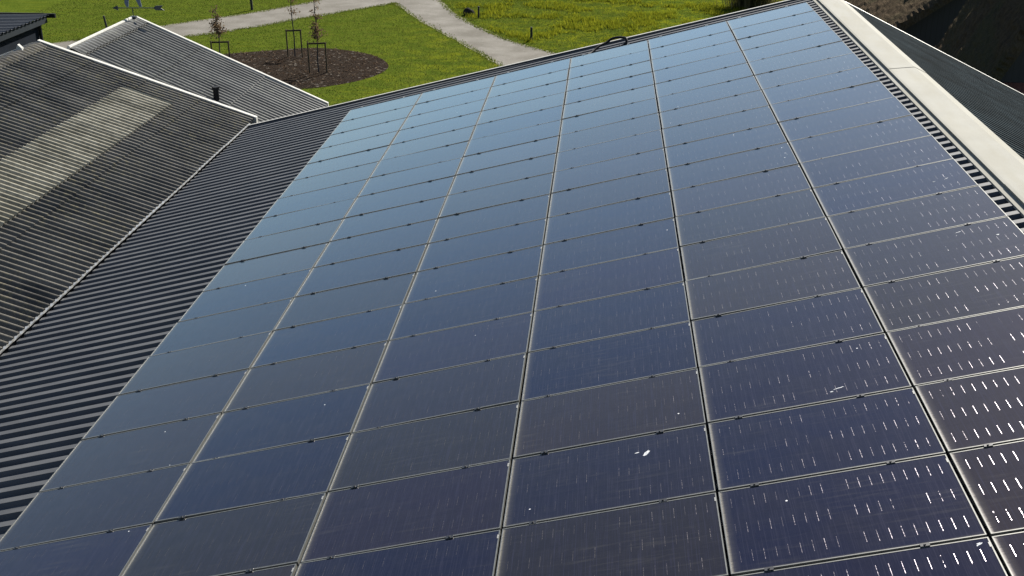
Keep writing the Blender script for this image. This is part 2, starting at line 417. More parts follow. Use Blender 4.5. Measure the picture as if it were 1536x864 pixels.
bf.append(tuple((len(rings) - 1) * nb + j for j in range(nb)))
tag(mesh_obj('soil_bed', bv, bf, MAT['mulch'], smooth=True), kind='structure')

# ------------------------------------------------------------------ main barn
YF = lambda x: 1.36 - .036 * (x + 2.3)       # far verge line, a little out of square
YN = -30.0
pl = lambda s, n: (lambda q: (q[0], q[2]))(P(s, 0, n))
barn = tag(empty('barn', (4, -14, 0)), 'long barn under dark ribbed steel roof covered by solar panels and a pale ridge cap', 'barn')
ys = trap_ys(YN, 1.5, .248, -11.066, .094, .030, .048)
A_, B_ = pl(10.78, -.136), pl(-2.92, -.136)
v, f = sheet(ys, A_, B_, [(0, 0), (.3, 0), (.6, 0), (1, 0)], YF)
roofL = mesh_obj('roof', v, f, MAT['steel'], barn)
ys = trap_ys(YN, 1.0, .248, -11.0, .090, .022, .052)
v, f = sheet(ys, (10.62, 7.505), (18.2, 3.86), [(0, 0), (.5, 0), (1, 0)], lambda x: .66)
roofR = mesh_obj('roof', v, f, MAT['teal_steel'], barn)
# ridge cap in six metre lengths, slightly lapped
b = MB()
y = 0.72; k = 0
ends = [-.44, -6.56, -12.54, -18.6, -24.6, -30]
for e in ends:
    z = .006 * (k % 2)
    Lp = P(10.52, 0, -.045 + z); Ap = np.array([10.60, 0, 7.60 + z]); Rp = np.array([10.80, 0, 7.505 + z])
    sec = [Lp + N * -.05, Lp, Lp + (Ap - Lp) * .10 + np.array([0, 0, .004]), Ap, Rp, Rp + np.array([0, 0, -.02])]
    y1 = e - .06 * 1
    ring0 = [np.array([q[0], y, q[2]]) for q in sec]; ring1 = [np.array([q[0], y1, q[2]]) for q in sec]
    n = len(sec); b.add(ring0 + ring1, [(i, i + 1, n + i + 1, n + i) for i in range(n - 1)])
    y = e; k += 1
b.build('ridge_cap', MAT['cap'], roofL)
# profile filler line under the cap
b = MB(); p0 = P(10.44, 0, -.088); p1 = P(10.52, 0, -.088)
b.hexa([(p0[0], YN, p0[2] - .02), (p1[0], YN, p1[2] - .02), (p1[0], .66, p1[2] - .02), (p0[0], .66, p0[2] - .02), (p0[0], YN, p0[2] + .012), (p1[0], YN, p1[2] + .012), (p1[0], .66, p1[2] + .012), (p0[0], .66, p0[2] + .012)])
b.build('ridge_filler', MAT['cap'], roofL)
# far verge: upstand with a bright folded lip
b = MB(); lip = MB(); prev = None
for (s0, s1) in [(-2.95, .6), (.6, 4.1), (4.1, 7.6), (7.6, 10.78)]:
    for (bb, y0, y1, n0, n1) in ((b, .0, .02, -.16, -.062), (lip, -.02, .045, -.061, -.052)):
        c = []
        for n_ in (n0, n1):
            for (s, yy) in ((s0, y0), (s1, y0), (s1, y1), (s0, y1)):
                q = P(s, 0, n_); c.append((q[0], YF(q[0]) + yy, q[2]))
        bb.hexa(c)
b.build('verge_flashing', MAT['blue_black'], roofL); lip.build('verge_lip', MAT['white_trim'], roofL)
# right verge trim
b = MB(); dx = np.array([7.6, 0, -3.66]); a0 = np.array([10.62, 0, 7.50])
q = [a0 + np.array([0, .62, -.12]), a0 + dx + np.array([0, .62, -.12]), a0 + dx + np.array([0, .72, -.12]), a0 + np.array([0, .72, -.12])]
b.hexa(q + [p + np.array([0, 0, .19]) for p in q]); b.build('verge_trim', MAT['alu'], roofR)
# walls
b = MB(); zl = 3.9
b.prism([(-2.7, .5, 0), (17.6, .5, 0), (17.6, .5, 3.9), (10.6, .5, 7.3), (-2.7, .5, 3.95)], (0, -.25, 0)); b.build('wall', MAT['timber'], barn)
b = MB(); b.prism([(-2.7, -29.7, 0), (17.6, -29.7, 0), (17.6, -29.7, 3.9), (10.6, -29.7, 7.3), (-2.7, -29.7, 3.95)], (0, .25, 0)); b.build('wall', MAT['timber'], barn)
b = MB(); b.box((17.45, -14.6, 1.9), (.25, 29.6, 3.8)); b.build('wall', MAT['timber'], barn)

# ------------------------------------------------------------------ solar panels
def panel_meshes():
    fr = MB(); x, y, l, h = LEN / 2, WID / 2, .009, .035
    o = [(-x, -y), (x, -y), (x, y), (-x, y)]; i_ = [(-x + l, -y + l), (x - l, -y + l), (x - l, y - l), (-x + l, y - l)]
    v = [(a, b_, 0) for a, b_ in o] + [(a, b_, 0) for a, b_ in i_] + [(a, b_, -h) for a, b_ in o] + [(a, b_, -h) for a, b_ in i_]
    f = []
    for k in range(4):
        k2 = (k + 1) % 4
        f += [(k, k2, 4 + k2, 4 + k), (8 + k, 8 + k2, k2, k), (4 + k, 4 + k2, 12 + k2, 12 + k), (12 + k, 12 + k2, 8 + k2, 8 + k)]
    fr.add(v, f)
    gl = MB(); gx, gy = x - l + .001, y - l + .001
    gl.box((0, 0, -.0055), (2 * gx, 2 * gy, .007))
    cl = MB(); cl.box((0, 0, .003), (.062, .034, .006)); cl.box((0, 0, -.012), (.05, .016, .03)); cl.tube([(0, 0, .006), (0, 0, .0125)], .008, 6)
    ec = MB(); ec.box((0, .012, .003), (.05, .03, .006)); ec.box((0, .022, -.03), (.05, .012, .065)); ec.tube([(0, .014, .006), (0, .014, .013)], .008, 6)
    sk = MB(); sk.box((0, 0, .0008), (.011, .050, .0016))
    return fr, gl, cl, ec, sk
fr, gl, cl, ec, sk = panel_meshes()
def tomesh(mb, name, mat):
    me = bpy.data.meshes.new(name); me.from_pydata(mb.v, [], [list(q) for q in mb.f]); me.update(); me.materials.append(mat); return me
ME = {k: tomesh(*a) for k, a in dict(frame=(fr, 'frame', MAT['frame']), glass=(gl, 'glass', MAT['glass']), clamp=(cl, 'clamp', MAT['clamp']), end=(ec, 'end_clamp', MAT['alu']), tag=(sk, 'sticker', MAT['sticker'])).items()}
def part(name, me, parent, loc=(0, 0, 0)):
    o = bpy.data.objects.new(name, me); o.parent = parent; o.location = loc; col.objects.link(o); return o
ORD = ['', 'first', 'second', 'third', 'fourth', 'fifth', 'sixth', 'seventh', 'eighth', 'ninth', 'tenth', 'eleventh', 'twelfth', 'thirteenth', 'fourteenth', 'fifteenth', 'sixteenth', 'seventeenth', 'eighteenth', 'nineteenth', 'twentieth']
PA, PB = 1.71, 1.0431
rows_in_col = [17, 18, 18, 18, 20, 20]
DROP = {}
def blob(rs, lx, ly, ang, n=18):
    out = []
    lx *= .62; ly *= .62
    for k in range(n):
        a = 2 * math.pi * k / n; r = 1 + rs.normal(0, .22)
        x, y = math.cos(a) * lx * r, math.sin(a) * ly * r
        out.append((x * math.cos(ang) - y * math.sin(ang), x * math.sin(ang) + y * math.cos(ang)))
    return out
drops = {(3, 16): [(.33, .22, .075, .024, .95), (.25, .25, .03, .010, .3)], (4, 15): [(.28, -.33, .075, .010, .25), (.22, -.37, .02, .012, .1)],
         (4, 18): [(.77, .45, .035, .018, .5)], (5, 11): [(.60, -.1, .04, .008, .6), (.45, -.12, .03, .005, .0)], (5, 13): [(.3, .36, .05, .008, .2), (.62, .1, .025, .02, .4)]}
for c in range(6):
    for r in range(rows_in_col[c]):
        ctr = P((c + .5) * PA + rng.normal(0, .0022), -(r + .5) * PB + rng.normal(0, .0018), rng.normal(0, .0012))
        tilt = Matrix.Rotation(rng.normal(0, .0028), 4, 'X') @ Matrix.Rotation(rng.normal(0, .0028), 4, 'Y')
        mm = Matrix.Translation(Vector(ctr)) @ Matrix(ROT.tolist()).to_4x4() @ tilt
        t = empty('solar_panel', mat=mm)
        cn = 'column nearest the pale ridge cap' if c == 5 else ORD[6 - c] + ' column from the pale ridge cap'
        rn = 'row at the far verge' if r == 0 else ORD[r + 1] + ' row from the far verge'
        lab = 'blue solar panel, ' + cn.replace(' the pale', ' the') + ', ' + rn
        if (c, r) in drops: lab = 'solar panel marked by white bird dropping, ' + cn.replace(' the pale', ' the') + ', ' + ORD[r + 1] + ' row'
        tag(t, lab, 'solar panel', 'solar panels laid on the barn roof')
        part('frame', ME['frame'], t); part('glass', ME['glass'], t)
        for x in (-.50, .50): part('clamp', ME['clamp'], t, (x + rng.normal(0, .012) - .07, -PB / 2, 0))
        if r == 0:
            for x in (-.57, .43): part('end_clamp', ME['end'], t, (x, WID / 2, 0))
        if c < 5 or r < 4: part('sticker', ME['tag'], t, (LEN / 2 - .012 if r > 3 else LEN / 2 - .006, WID / 2 - .075 - abs(rng.normal(0, .012)), 0))
        for (x, y_, lx, ly, an) in drops.get((c, r), []):
            b = MB(); b.prism([(x + px, y_ + py, -.0021) for px, py in blob(rng, lx, ly, an)], (0, 0, .0015)); b.build('bird_dropping', MAT['dropping'], t, world=False)
# mounting rails under the panels (part of nothing that moves with one panel)
b = MB()
for c in range(6):
    for x in (.34, 1.34):
        a = [P(c * PA + x + d, y_, n_) for n_ in (-.088, -.04) for (d, y_) in ((-.02, -19.5), (.02, -19.5), (.02, .12), (-.02, .12))]
        b.hexa(a)
b.build('mounting_rail', MAT['alu'], roofL)

# cable hanging out at the far verge
cp = [P(5.43, .03, -.03), P(5.50, .12, -.05), P(5.62, .30, -.03), P(5.78, .48, .02), P(5.93, .60, .03), P(6.06, .68, .07), P(6.20, .68, .07), P(6.32, .60, .05), P(6.38, .48, .04), P(6.36, .38, -.04), P(6.28, .36, -.07), P(6.2, .3, -.06)]
cp3 = []
for i in range(len(cp) - 1):
    p0, p1, p2, p3 = (cp[max(0, min(len(cp) - 1, i + k))] for k in (-1, 0, 1, 2))
    for t in np.linspace(0, 1, 6, endpoint=False):
        cp3.append(.5 * (2 * p1 + (p2 - p0) * t + (2 * p0 - 5 * p1 + 4 * p2 - p3) * t * t + (3 * p1 - p0 - 3 * p2 + p3) * t ** 3))
b = MB(); b.tube(cp3, .028, 8); tag(b.build('cable', MAT['black'], smooth=True), 'black cable looping up between the solar panels and the far verge', 'cable')

# ------------------------------------------------------------------ fibre cement barn beside the main one
b1 = tag(empty('barn', (-8, -14, 0)), 'weathered grey corrugated barn with pale roof lights beside the solar roof', 'barn')
RA, RB = np.array([-8.07, 5.985]), np.array([-2.86, 4.19])
Y1 = 2.02
ys = wave_ys(-30, Y1, .1706, -.05, .062, 12)
# four courses of sheets, each lapping over the next
lapst = []
v = []; f = []
for k in range(4):
    t0, t1 = k * .25, (k + 1) * .25 + (.004 if k < 3 else 0)
    vv, ff = sheet([(y, h) for y, h in ys], RA, RB, [(t0, -.006), (t1, .010)]); o_ = len(v)
    jy = rng.normal(0, .010); vv = [(q[0], q[1] + jy * (k > 0), q[2]) for q in vv]
    v += vv; f += [tuple(i + o_ for i in q) for q in ff]
r1 = mesh_obj('roof', v, f, MAT['fibre'], b1, smooth=True)
vv, ff = sheet(wave_ys(-30, Y1, .1706, -.05, .062, 8), RA, (-13.5, 4.05), [(0, 0), (1, 0)]); mesh_obj('roof', vv, ff, MAT['fibre'], b1, smooth=True)
# ridge tiles: a wave that rolls over the ridge
sec = [(-.30, -.09), (-.18, -.045), (-.08, .0), (0, .016), (.08, .0), (.18, -.048), (.30, -.095)]
ysr = wave_ys(-30, Y1 - .05, .1706, -.05, 1., 10); v = []; n = len(ysr)
for dx_, dz in sec:
    for y, h in ysr: v.append((RA[0] + dx_, y, RA[1] + dz + .02 + h * .045 * min(1, abs(dx_) / .2 + .4)))
f = [(i * n + j, i * n + j + 1, (i + 1) * n + j + 1, (i + 1) * n + j) for i in range(len(sec) - 1) for j in range(n - 1)]
mesh_obj('ridge_tile', v, f, MAT['fibre'], r1, smooth=True)
# end piece standing on the ridge
b = MB(); b.prism([(-8.17, 1.05, 5.98), (-7.99, 1.05, 5.96), (-8.02, 1.05, 6.06), (-8.11, 1.05, 6.15), (-8.15, 1.05, 6.06)], (0, .10, 0)); b.build('ridge_end_cap', MAT['white_trim'], r1)
# verge trim
def verge(parent, A3, B3, w, h, lift, mat, name='verge_trim'):
    A3, B3 = np.array(A3), np.array(B3); q = []
    for z in (lift - h, lift):
        for (p, yy) in ((A3, 0), (B3, 0), (B3, w), (A3, w)): q.append(p + np.array([0, yy, z]))
    bb = MB(); bb.hexa(q); return bb.build(name, mat, parent)
verge(r1, (-8.07, Y1 - .04, 6.0), (-2.80, Y1 - .04, 4.185), .12, .24, .07, MAT['white_trim'])
# valley flashing, short lengths
b = MB(); y = 1.55
while y > -29:
    L_ = 1.95; z = rng.normal(0, .006)
    b.box((-2.845 + rng.normal(0, .004), y - L_ / 2, 4.215 + z), (.05, L_ - .012, .02)); y -= L_
b.build('valley_flashing', MAT['alu'], r1)
b = MB(); b.box((-2.93, -14.2, 4.02), (.30, 31.0, .05)); b.build('valley_gutter', MAT['steel'], r1)
# translucent sheets
tr0, tr1 = (8.07 - 5.66) / 5.21, (8.07 - 4.50) / 5.21
y = .93; k = 0
while y > -14:
    w_ = 1.024
    vv, ff = sheet(wave_ys(y - w_, y + .03, .1706, -.05, .062, 14), RA, RB, [(tr0, .020 + .004 * (k % 2)), (tr1, .030 + .004 * (k % 2))])
    mesh_obj('roof_light', vv, ff, MAT['rooflight'], r1, smooth=True); y -= w_; k += 1
b = MB(); b.prism([(-13.2, 1.85, 0), (-2.95, 1.85, 0), (-2.95, 1.85, 4.05), (-8.07, 1.85, 5.85), (-13.2, 1.85, 4.0)], (0, -.2, 0)); b.build('wall', MAT['timber'], b1)
b = MB(); b.box((-13.2, -14, 1.95), (.2, 31, 3.9)); b.build('wall', MAT['timber'], b1)

# ------------------------------------------------------------------ far barn
b2 = tag(empty('barn', (-7, 4, 0)), 'small far barn with grey corrugated roof, white verge and flue below the lawn', 'barn')
FA, FB = np.array([-7.36, 5.79]), np.array([-2.08, 3.435]); Y2 = 6.42
v = []; f = []
ysf = wave_ys(2.19, Y2, .2, 6.3, .055, 12)
for k in range(3):
    t0, t1 = k / 3, (k + 1) / 3 + (.005 if k < 2 else 0)
    vv, ff = sheet(ysf, FA, FB, [(t0, -.006), (t1, .010)]); o_ = len(v); jy = (0, .02, -.015)[k]
    v += [(q[0], q[1] + jy, q[2]) for q in vv]; f += [tuple(i + o_ for i in q) for q in ff]
r2_ = mesh_obj('roof', v, f, MAT['fibre2'], b2, smooth=True)
vv, ff = sheet(wave_ys(2.19, Y2, .2, 6.3, .055, 8), FA, (-12.64, 3.435), [(0, 0), (1, 0)]); mesh_obj('roof', vv, ff, MAT['fibre2'], b2, smooth=True)
sec = [(-.36, -.15), (-.2, -.075), (-.07, .0), (0, .015), (.07, .0), (.2, -.075), (.36, -.15)]
ysr = wave_ys(2.19, Y2, .2, 6.3, 1., 10); v = []; n = len(ysr)
for dx_, dz in sec:
    for y, h in ysr: v.append((FA[0] + dx_, y, FA[1] + dz + .04 + h * .05 * min(1, abs(dx_) / .2 + .05)))
f = [(i * n + j, i * n + j + 1, (i + 1) * n + j + 1, (i + 1) * n + j) for i in range(len(sec) - 1) for j in range(n - 1)]
mesh_obj('ridge_tile', v, f, MAT['fibre2'], r2_, smooth=True)
b = MB(); b.tube([(FA[0] - .05, 2.19, FA[1] + .07), (FA[0] - .05, Y2, FA[1] + .07)], .045, 8); b.build('ridge_roll', MAT['white_trim'], r2_)
verge(r2_, (-7.36, Y2, 5.80), (-2.06, Y2, 3.44), .10, .22, .08, MAT['white_trim'])
verge(r2_, (-7.36, Y2, 5.80), (-12.66, Y2, 3.44), .10, .22, .08, MAT['white_trim'])
b = MB(); b.tube([(-4.14, 3.12, 4.1), (-4.14, 3.12, 4.66)], .072, 14); b.tube([(-4.14, 3.12, 4.66), (-4.14, 3.12, 4.73)], .095, 14); b.build('flue_pipe', MAT['black'], r2_)
b = MB(); b.prism([(-12.3, 6.2, 0), (-2.3, 6.2, 0), (-2.3, 6.2, 3.4), (-7.36, 6.2, 5.68), (-12.3, 6.2, 3.4)], (0, -.2, 0)); b.build('wall', MAT['timber'], b2)
b = MB(); b.box((-2.4, 4.2, 1.65), (.2, 3.6, 3.3)); b.build('wall', MAT['timber'], b2)

# weather vane
vn = tag(empty('weather_vane', (-7.36, 6.30, 5.84)), 'dark iron arrow weather vane with blue animal figure on the far barn ridge', 'weather vane')
b = MB(); b.tube([(-7.36, 6.30, 5.80), (-7.36, 6.30, 6.14)], .013, 8); b.box((-7.36, 6.30, 5.88), (.16, .10, .05)); b.build('pole', MAT['vane'], vn)
def vpt(d, z, o=0): return np.array([-7.36 + .997 * d - .0775 * o, 6.30 + .0775 * d + .997 * o, z])
b = MB(); b.tube([vpt(-.46, 6.13), vpt(.66, 6.13)], .013, 8)
b.prism([vpt(-.56, 6.13, -.006), vpt(-.40, 6.06, -.006), vpt(-.40, 6.20, -.006)], vpt(0, 0, .012) - vpt(0, 0, 0))
b.prism([vpt(.58, 6.13, -.006), vpt(.64, 6.19, -.006), vpt(.86, 6.20, -.006), vpt(.79, 6.13, -.006), vpt(.88, 6.06, -.006), vpt(.64, 6.07, -.006)], vpt(0, 0, .012) - vpt(0, 0, 0)); b.build('arrow', MAT['vane'], vn)
fig = [(-.16, .03), (-.10, .03), (-.08, .20), (.0, .27), (.10, .27), (.16, .13), (.20, .03), (.27, .03), (.25, .16), (.24, .32), (.30, .42), (.28, .50), (.20, .52), (.0, .50), (-.10, .53), (-.20, .70), (-.30, .74), (-.42, .62), (-.38, .57), (-.27, .58), (-.22, .44), (-.18, .28), (-.20, .14)]
b = MB(); b.prism([vpt(x, 6.13 + z, -.008) for x, z in fig], vpt(0, 0, .016) - vpt(0, 0, 0)); b.build('figure', MAT['vane_blue'], vn)

# ------------------------------------------------------------------ dark shed beyond the left barn
sh = tag(empty('shed', (-18, 15, 0)), 'dark navy shed with low ribbed roof behind the weathered barn', 'shed')
ys = trap_ys(8, 18.6, .30, .1, .06, .04, .04)
vv, ff = sheet(ys, (-21, 3.66 + .02), (-15.75, 3.70), [(0, 0), (1, 0)]); mesh_obj('roof', vv, ff, MAT['steel'], sh)
b = MB(); b.box((-15.83, 13.2, 3.55), (.05, 10.5, .24)); b.build('fascia', MAT['fascia'], sh)
b = MB(); b.box((-15.80, 18.66, 3.66), (.5, .1, .16)); b.box((-18.6, 18.66, 3.70), (5.2, .1, .10)); b.build('verge_trim', MAT['black'], sh)
b = MB(); b.box((-18.4, 13.1, 1.75), (4.9, 10.2, 3.5)); b.build('wall', MAT['navy'], sh)
b = MB(); b.tube([(-15.88, 17.9, .1), (-15.88, 17.9, 3.4)], .05, 8); b.build('downpipe', MAT['black'], sh)

# ------------------------------------------------------------------ thatched buildings
def thatch_slope(pts_lo, pts_hi, thick, nx, ny, nrm, amp=.07, sag=0.):
    """grid between a lower edge and an upper edge, with rough surface and ragged ends"""
    lo0, lo1 = map(np.array, pts_lo); hi0, hi1 = map(np.array, pts_hi); nrm = np.array(nrm) / np.linalg.norm(nrm)
    top = []; bot = []
    for i in range(ny + 1):
        for j in range(nx + 1):
            a, b_ = i / ny, j / nx
            p = (lo0 * (1 - b_) + lo1 * b_) * (1 - a) + (hi0 * (1 - b_) + hi1 * b_) * a
            ed = min(j, nx - j) == 0
            e = (lo1 - lo0) / np.linalg.norm(lo1 - lo0)
            rr = mnoise.fractal(Vector(p * 2.2), 1., 2., 5) * amp + mnoise.noise(Vector(p * 9)) * amp * .45
            q = p + nrm * (rr + thick)
            if ed: q = q + e * (rng.normal(0, .05)) + nrm * rng.normal(0, .03) - nrm * .08
            top.append(q); bot.append(p)
    n = (nx + 1) * (ny + 1); w_ = nx + 1
    f = []
    for i in range(ny):
        for j in range(nx):
            f.append((i * w_ + j, i * w_ + j + 1, (i + 1) * w_ + j + 1, (i + 1) * w_ + j)); f.append(tuple(n + k for k in ((i + 1) * w_ + j, (i + 1) * w_ + j + 1, i * w_ + j + 1, i * w_ + j)))
    for i in range(ny):
        for j in (0, nx): f.append((i * w_ + j, (i + 1) * w_ + j, n + (i + 1) * w_ + j, n + i * w_ + j))
    for j in range(nx):
        for i in (0, ny): f.append((i * w_ + j, i * w_ + j + 1, n + i * w_ + j + 1, n + i * w_ + j))
    return top + bot, f
def thatched(label, yn, yf, xe, ze, xr, zr, loc, wallmat, xe2):
    t = tag(empty('thatched_house', loc), label, 'house')
    d = np.array([xr - xe, 0, zr - ze]); nr = (-d[2], 0, d[0])
    off = np.array(nr) / np.linalg.norm(nr) * .34
    lo_ = [np.array((xe, yn, ze)) - off, np.array((xe, yf, ze)) - off]; hi_ = [np.array((xr, yn, zr)) - off, np.array((xr, yf, zr)) - off]
    vv, ff = thatch_slope(lo_, hi_, .34, 60, 60, nr); ra = mesh_obj('roof', vv, ff, MAT['thatch'], t)
    d2 = np.array([xr - xe2, 0, zr - ze]); nr2 = np.array((-d2[2], 0, d2[0])); nr2 = nr2 / np.linalg.norm(nr2); nr2 = nr2 if nr2[2] > 0 else -nr2
    lo2 = [np.array((xe2, yn, ze)) - nr2 * .34, np.array((xe2, yf, ze)) - nr2 * .34]
    vv, ff = thatch_slope(lo2, [h + off - nr2 * .34 for h in hi_], .34, 40, 40, nr2); mesh_obj('roof', vv, ff, MAT['thatch'], t)
    b = MB(); b.tube([(xr, yn + .1, zr - .05), (xr, (yn + yf) / 2, zr), (xr, yf - .1, zr - .05)], .3, 10); b.build('ridge', MAT['thatch'], ra)
    g = .45; s = (zr - ze) / (xr - xe)
    poly = [(xe + g, yn + g, 0), (xe2 - g, yn + g, 0), (xe2 - g, yn + g, ze), (xr, yn + g, zr - .45), (xe + g, yn + g, ze + .05)]
    b = MB(); b.prism(poly, (0, .3, 0)); b.build('wall', wallmat, t)
    b = MB(); b.prism([(p[0], yf - g, p[2]) for p in poly], (0, -.3, 0)); b.build('wall', wallmat, t)
    b = MB(); b.box((xe + g + .15, (yn + yf) / 2, ze / 2), (.3, yf - yn - 2 * g - .7, ze)); b.build('wall', wallmat, t)
    b = MB(); b.box((xe2 - g - .15, (yn + yf) / 2, ze / 2), (.3, yf - yn - 2 * g - .7, ze)); b.build('wall', wallmat, t)
    return t
tB = thatched('nearer dark thatched house with steep rough roof right of the ribbed barn', 7.0, 12.2, 15.7, 3.54, 18.4, 8.42, (18.4, 9.5, 0), MAT['timber'], 21.1)
b = MB(); b.prism([(16.3, 6.2, 3.62), (21.0, 6.2, 3.62), (21.0, 7.42, 4.12), (16.3, 7.42, 4.12)], (0, 0, .10)); b.build('annex_roof', MAT['tile'], tB)
b = MB(); b.box((18.6, 6.9, 1.8), (4.4, 1.1, 3.55)); b.build('annex_wall', MAT['brick'], tB)
b = MB(); b.prism([(16.05, 6.1, 3.72), (16.55, 6.1, 3.80), (16.55, 7.3, 4.32), (16.05, 7.3, 4.25)], (0, 0, .06)); b.build('lead_flashing', MAT['cap'], tB)
tA = thatched('farther brown thatched house beyond the ribbed barn gable', 17.0, 34.0, 14.6, 3.1, 19.9, 6.77, (20, 25, 0), MAT['timber'], 25.2)

# ------------------------------------------------------------------ garden things
def post(x, y, h, r, label, cat='post', group=None, lean=0.):
    t = tag(empty('post', (x, y, 0)), label, cat, group)
    b = MB(); b.tube([(x, y, -.05), (x + lean * .5, y, h * .5), (x + lean, y, h)], [r, r * .97, r * .93], 10); b.build('shaft', MAT['post'], t, smooth=False)
    b = MB(); b.tube([(x + lean, y, h), (x + lean, y, h + .03)], [r * 1.12, r * .8], 10); b.build('cap', MAT['post'], t)
G = 'short dark posts along the path'
post(-1.315, 40.08, .62, .055, 'short dark post beside the dark boulder at the path edge', group=G)
post(2.034, 33.84, .66, .06, 'short dark post in mossy grass close to the solar roof verge', group=G)
post(-20.66, 34.98, .72, .055, 'dark leaning post on the lawn left of the weather vane', group=G, lean=-.1)
post(-14.73, 41.65, 1.3, .075, 'tall dark post on the lawn above the path and small trees', lean=-.02)

bm = bmesh.new(); bmesh.ops.create_icosphere(bm, subdivisions=4, radius=1)
for v_ in bm.verts:
    nz = mnoise.fractal(v_.co * 1.6, 1., 2., 4); v_.co *= 1 + .22 * nz
    x, y, z = v_.co; v_.co = Vector((x * .33, y * .26, max(z, -.25) * (.30 - .16 * x) + .02))
me = bpy.data.meshes.new('boulder'); bm.to_mesh(me); bm.free(); me.materials.append(MAT['stone'])
bo = link(bpy.data.objects.new('boulder', me)); bo.location = (-1.92, 41.0, .05); tag(bo, 'dark wedge shaped boulder in the grass beside the path', 'boulder')

def sapling(name_label, x, y, h, clumps, seed, tint=1.):
    rs = np.random.default_rng(seed)
    t = tag(empty('sapling', (x, y, 0)), name_label, 'tree', 'staked saplings in the soil bed')
    b = MB(); pts = [(x + .03 * math.sin(k * 1.3 + seed), y + .03 * math.cos(k * 1.7 + seed), h * k / 9) for k in range(10)]
    pts[0] = (x, y, -.02)
    b.tube(pts, [.032 * (1 - .88 * k / 9) + .004 for k in range(10)], 7)
    tips = []
    for (z0, z1, n_, sp) in clumps:
        for _ in range(n_):
            z = rs.uniform(z0, z1); k = z / h * 9; i = int(k); base = Vector(pts[i]).lerp(Vector(pts[min(9, i + 1)]), k - i)
            an = rs.uniform(0, 2 * math.pi); L_ = sp * rs.uniform(.5, 1.2)
            p = base; bp = [p]; d = Vector((math.cos(an), math.sin(an), rs.uniform(.5, 1.3))).normalized()
            for _s in range(3):
                d = (d + Vector(rs.normal(0, .25, 3))).normalized(); p = p + d * L_ / 3; bp.append(p)
            b.tube(bp, [.010, .007, .005, .003], 5); tips += bp[1:]
            if rs.random() < .7:
                q = bp[2]; d2 = (d + Vector(rs.normal(0, .8, 3))).normalized(); b.tube([q, q + d2 * L_ * .4], [.005, .003], 4); tips.append(q + d2 * L_ * .4)
    b.build('trunk', MAT['bark'], t)
    lv = MB()
    for p in tips:
        for _ in range(rs.integers(2, 6)):
            c = Vector(p) + Vector(rs.normal(0, .07, 3)); u = Vector(rs.normal(0, 1, 3)).normalized(); w_ = u.cross(Vector(rs.normal(0, 1, 3))).normalized()
            s = rs.uniform(.035, .07); lv.add([c - u * s, c + w_ * s * .5, c + u * s, c - w_ * s * .5], [(0, 1, 2, 3)])
    lv.build('crown', MAT['leaf'], t)
sapling('young tree with brown leaves low on its trunk, nearest the solar roof', -6.99, 25.48, 4.3, [(1.45, 2.2, 26, .42), (2.3, 3.9, 8, .28)], 3)
sapling('taller young tree with sparse leaves high on its trunk, middle of the bed', -8.88, 28.62, 4.4, [(1.9, 2.2, 4, .4), (2.6, 4.2, 20, .36)], 5)
sapling('small bushy young tree behind the far barn verge', -11.47, 25.54, 2.9, [(1.45, 2.3, 30, .42), (2.2, 2.8, 5, .22)], 8)
def stakes(label, x, y, dx0, dx1, h, seed):
    t = tag(empty('tree_stake_frame', (x, y, 0)), label, 'tree stake', 'timber stake frames holding saplings')
    for d in (dx0, dx1):
        b = MB(); b.tube([(x + d, y + d * .06, -.05), (x + d - .01, y + d * .06, h)], [.036, .034], 9); b.build('stake', MAT['stake'], t)
    b = MB(); b.hexa([(x + dx0 - .03, y + .05 + q, h - .12 + z) if e == 0 else (x + dx1 + .03, y + .05 + q, h - .08 + z) for z in (0, .075) for (e, q) in ((0, 0), (1, 0), (1, .03), (0, .03))]); b.build('crossbar', MAT['stake'], t)
    b = MB(); b.tube([(x - .05, y + .05, h - .07), (x + .05, y + .02, h - .06)], .02, 6); b.build('tie', MAT['black'], t)
stakes('two stake timber frame round the brown leaved tree nearest the solar roof', -6.99, 25.48, -.42, .36, 1.42, 1)
stakes('two stake timber frame round the tall sparse tree in the bed centre', -8.88, 28.62, -.33, .35, 1.38, 2)
stakes('two stake timber frame round the small bushy tree behind the far barn', -11.47, 25.54, -.36, .42, 1.40, 3)

# tall dry ornamental grass behind the far verge
og = tag(empty('ornamental_grass', (14.3, 44.2, 0)), 'large tuft of tall drooping dry grass on the lawn behind the far verge', 'plant')
v = []; f = []; rs = np.random.default_rng(4)
for _ in range(1500):
    an = rs.uniform(0, 2 * math.pi); r0 = abs(rs.normal(0, .35)); L_ = rs.uniform(1.2, 2.7); x, y = 14.3 + math.cos(an) * r0 * 2.2, 44.6 + math.sin(an) * r0
    out = rs.uniform(.15, .9); wd = rs.uniform(.012, .03); side = np.array([-math.sin(an), math.cos(an), 0]); o_ = len(v)
    for k in range(5):
        s = k / 4; p = np.array([x, y, 0]) + np.array([math.cos(an), math.sin(an), 0]) * out * L_ * s ** 1.6 + np.array([0, 0, L_ * (s - .45 * out * s * s * 1.2)])
        ww = wd * (1 - .8 * s); v += [p - side * ww, p + side * ww]
    f += [(o_ + 2 * k, o_ + 2 * k + 1, o_ + 2 * k + 3, o_ + 2 * k + 2) for k in range(4)]
mesh_obj('foliage', v, f, MAT['reed'], og)

